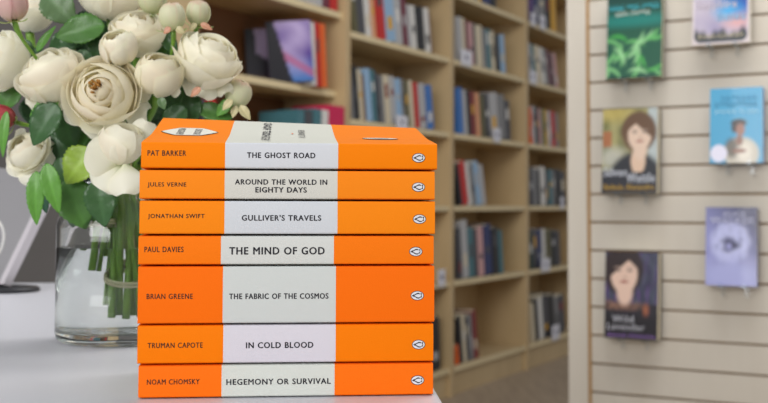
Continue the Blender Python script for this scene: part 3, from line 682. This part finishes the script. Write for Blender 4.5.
def rose(key, px, py, rp, Y, facing, kind, label, foot, seed, tint=0.0, cat='flower', extra=()):
    rn = random.Random(seed); c = P(px, py, Y); Rr = rp/F*Y
    ax = Vector(facing).normalized(); q = ax.to_track_quat('Z', 'Y'); M = Matrix.Translation(c) @ q.to_matrix().to_4x4() @ Matrix.Rotation(rn.random()*6, 4, 'Z')
    fpt = P(foot[0], foot[1], foot[2]); root = empty('rose' if kind != 'bud' else 'rosebud', fpt, label, 'rose' if kind != 'bud' else 'rosebud', 'cream roses in the jar')
    ROOTS[key] = root
    zsc = {'open': .80, 'cup': .95, 'globe': 1.0, 'bud': 1.18, 'loose': .95}[kind]
    ci, co, ce = lerp3(YEL, CRM, .75), WH, WH
    if tint > 0: co = lerp3(WH, CRM, tint*.6); ce = lerp3(WH, CRM, tint*.6)
    if kind == 'bud': ci, co, ce = GRN, lerp3(s2l(250, 248, 226), GRN, .25), lerp3(PNK, s2l(210, 120, 110), .35)
    if 'pink' in extra: ci, co, ce = s2l(236, 214, 200), s2l(238, 206, 200), s2l(214, 120, 140)
    if 'red' in extra: ci, co, ce = s2l(220, 120, 120), s2l(214, 92, 100), s2l(196, 52, 78)
    if kind == 'open':   lay = [(.13, 3, 152, .66), (.24, 3, 148, .58), (.36, 4, 144, .47), (.48, 4, 140, .37), (.60, 4, 136, .27), (.72, 4, 131, .18), (.84, 4, 126, .09), (.93, 4, 119, .03), (1.0, 4, 106, 0)]
    elif kind == 'cup':  lay = [(.18, 3, 158, .52), (.30, 4, 152, .46), (.42, 4, 148, .38), (.54, 5, 145, .30), (.66, 4, 142, .22), (.78, 4, 139, .13), (.89, 4, 134, .06), (.97, 4, 126, .01), (1.03, 4, 108, 0)]
    elif kind == 'globe': lay = [(.35, 3, 165, .2), (.55, 4, 160, .14), (.70, 4, 156, .1), (.83, 4, 150, .05), (.93, 4, 143, .02), (1.0, 5, 128, 0)]
    elif kind == 'loose': lay = [(.40, 3, 165, .25), (.60, 3, 160, .16), (.78, 4, 154, .09), (.92, 4, 146, .03), (1.0, 3, 132, 0), (1.28, 4, 84, .24), (1.52, 4, 64, .46)]
    else: lay = [(.55, 3, 172, .1), (.78, 3, 170, .05), (.92, 4, 164, .02), (1.0, 4, 150, 0)]
    if 'nosaucer' in extra: lay = lay[:-2]
    for k, (fr_, n, am, zo) in enumerate(lay):
        t0 = rn.random()*6
        last = k >= len(lay)-2
        for i in range(n):
            sp = math.pi/n*(1.42 if n > 3 else 1.25)
            fl = {'open': .02+.02*rn.random(), 'cup': .03+.05*rn.random()*(k/len(lay)), 'globe': .0, 'bud': .0, 'loose': .10*last}[kind]
            if kind in ('open', 'cup') and last: fl += .08+.10*rn.random()
            tcol = k/(len(lay)-1)
            c_o = lerp3(lerp3(ci, co, .5 if kind == 'open' else .7), co, min(1, tcol*1.5)); cin = ci if kind == 'bud' else lerp3(ci, co, min(.85, tcol))
            if rn.random() < .3 and kind != 'bud': c_o = lerp3(c_o, PNK, .25)
            jt = Matrix.Rotation(rn.gauss(0, R_(5.5 if kind != 'bud' else 2)), 4, 'X') @ Matrix.Rotation(rn.gauss(0, R_(5.5 if kind != 'bud' else 2)), 4, 'Y')
            petal(root, M @ jt, Rr*fr_*(1+.05*rn.uniform(-1, 1)), t0+2*math.pi*(i+.25*rn.uniform(-1, 1))/n, sp*(1+.2*rn.uniform(-1, 1)), R_(12), R_(am+rn.uniform(-7, 7)), R_(16 if kind != 'bud' else 10),
                  fl, .034 if kind != 'bud' else .008, zsc, Rr*zo, cin, c_o, lerp3(ce, GRN, .2 if kind == 'globe' and last else 0), rn)
    if kind == 'open':
        hb = MB()
        for i in range(14):
            an = rn.random()*6.28; q = rn.random()*Rr*.14; b0 = Vector((q*math.cos(an), q*math.sin(an), Rr*.55))
            hb.tube([M @ b0, M @ (b0*1.0+Vector((q*.5*math.cos(an), q*.5*math.sin(an), Rr*.34)))], [.0007, .0011], 5)
        hb.build('stamens', mat('stamen_brown', s2l(176, 122, 50), .7, var=.3), root, True)
    base = M @ Vector((0, 0, -Rr*zsc*.98))
    # sepals
    for i in range(5):
        th = 2*math.pi*i/5+rn.random()*.4; rl = Rr*(1.35 if kind == 'bud' else .75)
        b0 = base; d = (M.to_3x3() @ Vector((math.cos(th), math.sin(th), .25 if kind != 'bud' else (1.1 if i % 2 else -.1)))).normalized()
        leaf(root, b0, b0+d*rl, Rr*.42 if kind == 'bud' else Rr*.3, lerp3(GREEN['y'], s2l(196, 206, 150), .5) if kind == 'bud' else GREEN['m'], nrm=M.to_3x3() @ Vector((0, 0, 1)), curl=-.25, fold=.1, name='sepal', serr=False, seed=seed*9+i)
    # stem: hip, then down through the jar's neck
    nk = Vector(NECK) + Vector((rn.uniform(-.028, .028), rn.uniform(-.025, .025), 0))
    nk.x = VC.x+(fpt.x-VC.x)*.45+rn.uniform(-.006, .006)
    rad = .0025 if kind != 'bud' else .0015
    p1 = base-ax*Rr*.3
    hub = bez(base+ax*Rr*.1, base-ax*max(Rr, .03)*1.2, nk+Vector((0, 0, .06)), nk, 14)
    low = bez(nk, nk+(fpt-nk)*.33, nk+(fpt-nk)*.66, fpt, 5)[1:]
    pts = hub+low; rr = [Rr*.20, Rr*.2] + [rad]*(len(hub)-2) + [rad*1.25]*len(low)
    m = MB(); m.tube(pts, rr, 9)
    mk('stem', m.v, m.f, LEAF, root, True, cols=[lerp3(GREEN['b'], GREEN['y'], .75 if i % 9 < 5 else .4) for i in range(len(m.v))])
    return root
def hang(root, base, tip, width, nrm=(0, -1, .2), cup=.25, seed=1, name='petal'):
    base = Vector(base); ax = Vector(tip)-base; L = ax.length; t = ax.normalized(); nr = Vector(nrm); nr = (nr-t*nr.dot(t)).normalized(); sd = t.cross(nr)
    rn = random.Random(seed); vs = []; cs = []; fs = []; n = 12; ph = rn.random()*6
    for j in range(n+1):
        for i in range(n+1):
            v = j/n; u = -1+2*i/n
            w_ = width*.5*(.28+.72*math.sin(math.pi*.5*min(1, v/.6)))*(1 if v < .6 else math.sqrt(max(.05, 1-((v-.6)/.46)**2)))
            d = nr*(-cup*width*(u*u)*.9 + cup*L*(v-.45)**2*-.9 + .035*width*math.sin(3*u+ph)*v*v)
            vs.append(base+ax*v*(1-.06*u*u)+sd*(u*w_)+d)
            cs.append(lerp3(lerp3(GRN, WH, min(1, v*2.2+.2)), CRM, .15+.3*max(0, abs(u)-.8)))
            if i < n and j < n: k = j*(n+1)+i; fs.append((k, k+1, k+n+2, k+n+1))
    o = mk(name, vs, fs, PET, root, True, cols=cs); b = o.modifiers.new('d', 'SUBSURF'); b.levels = 1; b.render_levels = 1
rnd = random.Random(3)
feet = [(97, 283, 1.03), (103, 285, 1.035), (92, 272, 1.05), (108, 280, 1.05), (113, 318, 1.02), (119, 316, 1.03), (125, 319, 1.02), (131, 316, 1.04), (137, 317, 1.03), (109, 309, 1.045), (143, 312, 1.04), (149, 314, 1.03), (134, 306, 1.06), (128, 305, 1.065), (116, 300, 1.06), (100, 268, 1.065), (155, 310, 1.05), (140, 300, 1.07)]
rose('C', 104, 95, 37, .955, (-.05, -.97, .16), 'open', 'wide open cream rose with a golden centre, middle of the bouquet', feet[4], 11, .75)
rose('B', 51, 76, 31, .97, (-.30, -.50, .80), 'cup', 'full cream rose left of the wide open one', feet[0], 12, .3)
rose('A', 3, 62, 27, 1.0, (-.75, -.6, .25), 'cup', 'white rose cut by the left edge of the photo, upper height', feet[2], 13, .05)
rose('A2', 30, 12, 22, 1.07, (.1, -.2, 1), 'cup', 'white rose behind the pink tinged bud at top left', feet[15], 14, 0)
rose('K', 11, 5, 15, .93, (-.1, -.25, 1), 'bud', 'pink streaked opening bud at the top left corner', feet[1], 15, 0, extra=('pink',))
rose('D', 110, -6, 29, 1.03, (0, -.35, 1), 'cup', 'white rose cut by the top edge above the open one', feet[5], 16, 0)
rose('E', 138, 33, 25, 1.0, (.15, -.55, .75), 'cup', 'creamy rose between the small closed cup and the green buds', feet[7], 17, .35)
rose('E2', 118, 48, 19, .955, (-.12, -.6, .7), 'globe', 'small closed blush rose just above the wide open one', feet[6], 18, .1)
rose('F', 158, 74, 24, .965, (.12, -.45, .8), 'globe', 'closed round cream rose right of the wide open one', feet[8], 19, .55)
rose('G', 207, 59, 30, .985, (.36, -.42, .83), 'cup', 'large full cream rose at the right of the bouquet', feet[10], 20, .2)
rose('b1', 172, 17, 12.5, .975, (-.05, -.2, 1), 'bud', 'round pale green bud, left one of the upper pair', feet[11], 21)
rose('b2', 198, 13, 12, 1.0, (.15, -.25, 1), 'bud', 'pale green bud with red edged sepals, right one of the upper pair', feet[12], 22)
rose('b3', 152, -2, 15, 1.01, (.1, -.3, 1), 'bud', 'cream bud cut by the top edge above the creamy rose', feet[13], 23)
rose('H', 238, 94, 13, 1.0, (.25, -.25, .9), 'bud', 'pale green bud farthest right, above the top paperback', feet[16], 24)
rose('I', 122, 144, 23, .935, (.25, -.42, .86), 'loose', 'white rose with hanging outer petals, lowest, beside the stack top', feet[14], 25, 0, extra=('nosaucer',))
rose('J', 26, 152, 18, 1.0, (-.35, -.62, .45), 'loose', 'drooping white rose at lower left of the bouquet', feet[3], 26, 0)
rose('K2', 1, 118, 12, .99, (-.8, -.3, .3), 'bud', 'small red pink bud at the left edge', feet[9], 27, 0, extra=('red',))

for key, Y, L in [('I', .925, [((122,160),(86,150),44,0),((118,163),(97,187),42,.004),((124,164),(122,194),40,-.004),((134,152),(146,122),30,.02)]),
                  ('J', 1.0, [((28,158),(10,170),26,0),((30,160),(32,184),28,-.004),((32,156),(50,150),30,.006),((26,146),(14,138),26,.01)]),
                  ('C', .955, [((96,112),(63,113),26,.012),((104,118),(84,132),30,.014),((112,118),(112,136),26,.012),((120,108),(146,112),30,.012),((122,96),(146,86),30,.014)]),
                  ('B', .965, [((48,92),(28,106),30,.01),((54,94),(60,110),28,.006)]),
                  ('G', .985, [((200,78),(182,86),28,-.002),((212,80),(200,96),26,0),((222,80),(226,92),24,.004)]),
                  ('F', .965, [((152,88),(136,84),24,.008),((166,90),(178,86),20,.006)])]:
    for i, (b_, t_, wpx, dy) in enumerate(L):
        hang(ROOTS[key], P(b_[0], b_[1], Y+dy+.004), P(t_[0], t_[1], Y+dy-.006), wpx/F*Y, seed=i*5+len(key), nrm=(.1*(1 if t_[0] > b_[0] else -1), -1, .25))
def lf(key, b, t, Y, wpx, col, nrm=(0, -1, .25), dY=0.0, **k):
    leaf(ROOTS[key], P(b[0], b[1], Y+dY), P(t[0], t[1], Y-dY), wpx/F*Y, GREEN[col], nrm, seed=int(b[0]*7+t[1]), **k)
for a in [('A2',(44,-6),(74,24),1.02,36,'g'), ('D',(104,26),(54,36),1.01,34,'m'), ('B',(36,52),(54,26),.96,9,'b'), ('A2',(58,44),(100,30),1.03,26,'d'),
          ('A',(16,84),(2,112),1.01,26,'m'), ('B',(44,84),(30,112),1.01,26,'d'), ('J',(58,101),(28,117),.965,18,'b'), ('B',(56,104),(31,146),.96,34,'d'), ('J',(6,112),(1,158),.98,11,'b'),
          ('J',(46,164),(58,214),.955,21,'b'), ('J',(36,172),(35,226),.96,19,'b'), ('J',(40,172),(45,214),.985,18,'t'), ('C',(92,150),(64,184),.975,40,'y'),
          ('B',(66,180),(86,230),.985,42,'m'), ('I',(84,182),(72,228),1.0,36,'d'), ('I',(98,180),(104,228),.965,34,'d'), ('I',(112,182),(92,222),.995,34,'m'), ('B',(58,158),(78,200),1.0,26,'d'),
          ('F',(166,86),(176,112),.99,30,'d'), ('F',(150,96),(146,122),.99,22,'m'), ('G',(196,92),(170,124),1.01,30,'x'), ('G',(190,92),(192,128),1.0,24,'d'), ('G',(198,108),(232,118),1.0,20,'m'), ('H',(210,106),(222,130),1.01,24,'m'),
          ('H',(232,100),(216,116),.995,14,'b'), ('F',(186,108),(160,128),.985,26,'d'), ('E',(172,30),(160,56),1.01,18,'m'), ('b1',(164,34),(176,56),1.0,16,'d'), ('G',(176,52),(182,92),1.02,16,'d'),
          ('H',(232,100),(222,110),.985,9,'c'), ('H',(240,106),(250,120),.985,10,'c'), ('H',(236,106),(232,118),.99,8,'c'), ('b1',(170,28),(163,34),.965,7,'p'), ('b1',(176,28),(184,34),.965,8,'c'), ('b2',(200,24),(212,30),.985,7,'p'), ('b2',(196,24),(188,31),.985,7,'c'), ('G',(200,88),(190,97),.97,8,'p'), ('F',(160,98),(164,110),.96,10,'g'),
          ('E',(100,34),(96,62),1.02,22,'d'), ('B',(22,40),(30,66),1.03,18,'d'), ('C',(64,112),(72,150),1.0,32,'d'), ('C',(84,124),(66,158),1.01,28,'m'), ('J',(54,134),(64,172),1.01,22,'d'), ('E2',(84,50),(80,72),1.0,20,'d'),
          ('C',(70,120),(52,158),1.03,34,'x'), ('I',(140,120),(134,150),1.02,24,'d'), ('I',(100,160),(84,206),1.03,40,'x'), ('F',(132,104),(150,134),1.03,30,'x')]:
    lf(*a)
for i in range(70):
    rr = random.Random(100+i); an = rr.random()*6.28; q = rr.random()**.6
    bx, by = 100+72*q*math.cos(an), 92+78*q*math.sin(an); an2 = rr.random()*6.28
    if bx > 150 and by > 120: continue
    lf(rr.choice(list(ROOTS)), (bx, by), (bx+30*math.cos(an2), by+30*abs(math.sin(an2))), 1.045+.05*rr.random(), 30, rr.choice('dxdmx'), nrm=(rr.uniform(-.4, .4), -1, rr.uniform(-.2, .6)))

# string round the stems
def ring(name, c, rx, ry, tilt, label, n=40, turns=2):
    m = MB()
    pts = [Vector((c.x+rx*math.cos(6.283*i/n), c.y+ry*math.sin(6.283*i/n), c.z+tilt*math.cos(6.283*i/n)+.0026*(i/n))) for i in range(int(n*turns)+1)]
    m.tube(pts, .0012, 6); o = m.build(name, STR, None, True); tag(o, label, 'string')
cc = P(126, 290, 1.026); ring('string_tie', cc, .0165, .022, -.0015, 'pale string tied round the stems under water', turns=2.4)
cc = P(103, 226, 1.03); ring('string_tie', cc, .0115, .018, .001, 'pale string tied round the stems near the jar neck', turns=2)

# ------------------------------------------------------------ screen on the counter, left edge
mon = P(-4, 293, 1.62); mon.z = ZT
r = empty('tilted_screen', mon, 'grey tilted screen on a flat black oval foot, left edge behind the jar', 'screen')
m = MB(); m.lathe([(0, 0), (.062, 0), (.064, .003), (.060, .007), (.02, .010), (0, .010)], (0, 0, 0), 40)
m.v = [Vector((v.x+mon.x, v.y*.75+mon.y, v.z+ZT+.0003)) for v in m.v]; m.build('foot', BLK, r, True)
d0 = P(3, 291, 1.60); d1 = P(52, 190, 1.60); ax = (d1-d0); ax_n = ax.normalized(); side = Vector((-.82, .55, .12)).normalized()
nn = ax_n.cross(side).normalized()
def sf(a, b, c): return d0+Vector((0, 0, .010))+ax_n*a+side*b+nn*c
Lm = ax.length*1.05
bev(MB().box((0, 0, -.005), (Lm, .20, .005), sf).build('panel', mat('grey_plastic', s2l(150, 148, 150), .45), r), .002)
MB().box((-.002, -.010, -.007), (Lm, .0, .007), sf).build('bezel', mat('silver_bezel', s2l(206, 200, 204), .35), r)
MB().box((-.010, .03, -.02), (.05, .07, -.005), sf).build('hinge', BLK, r)
e0 = P(-8, 206, 1.66); e1 = P(30, 168, 1.66)
m = MB(); m.tube([d0+ax_n*(Lm*.45)+side*.12, e0, e1], .0065, 10); m.build('support_arm', mat('silver_bezel', s2l(206, 200, 204), .35), r, True)
cb = bez(P(-12, 214, 1.45), P(8, 224, 1.45), P(8, 244, 1.45), P(-6, 262, 1.45), 14)
cb = [Vector((-.52-.05, 1.45, ZT+.30))]+cb+bez(cb[-1], cb[-1]+Vector((-.02, 0, -.03)), cb[-1]+Vector((-.03, .0, -.045)), Vector((cb[-1].x-.06, 1.45, ZT+.003)), 6)[1:]
m = MB(); m.tube(cb, .0018, 8); o = m.build('cable', mat('white_cable', s2l(214, 212, 208), .5), None, True); tag(o, 'thin white cable looping down beside the grey screen', 'cable')
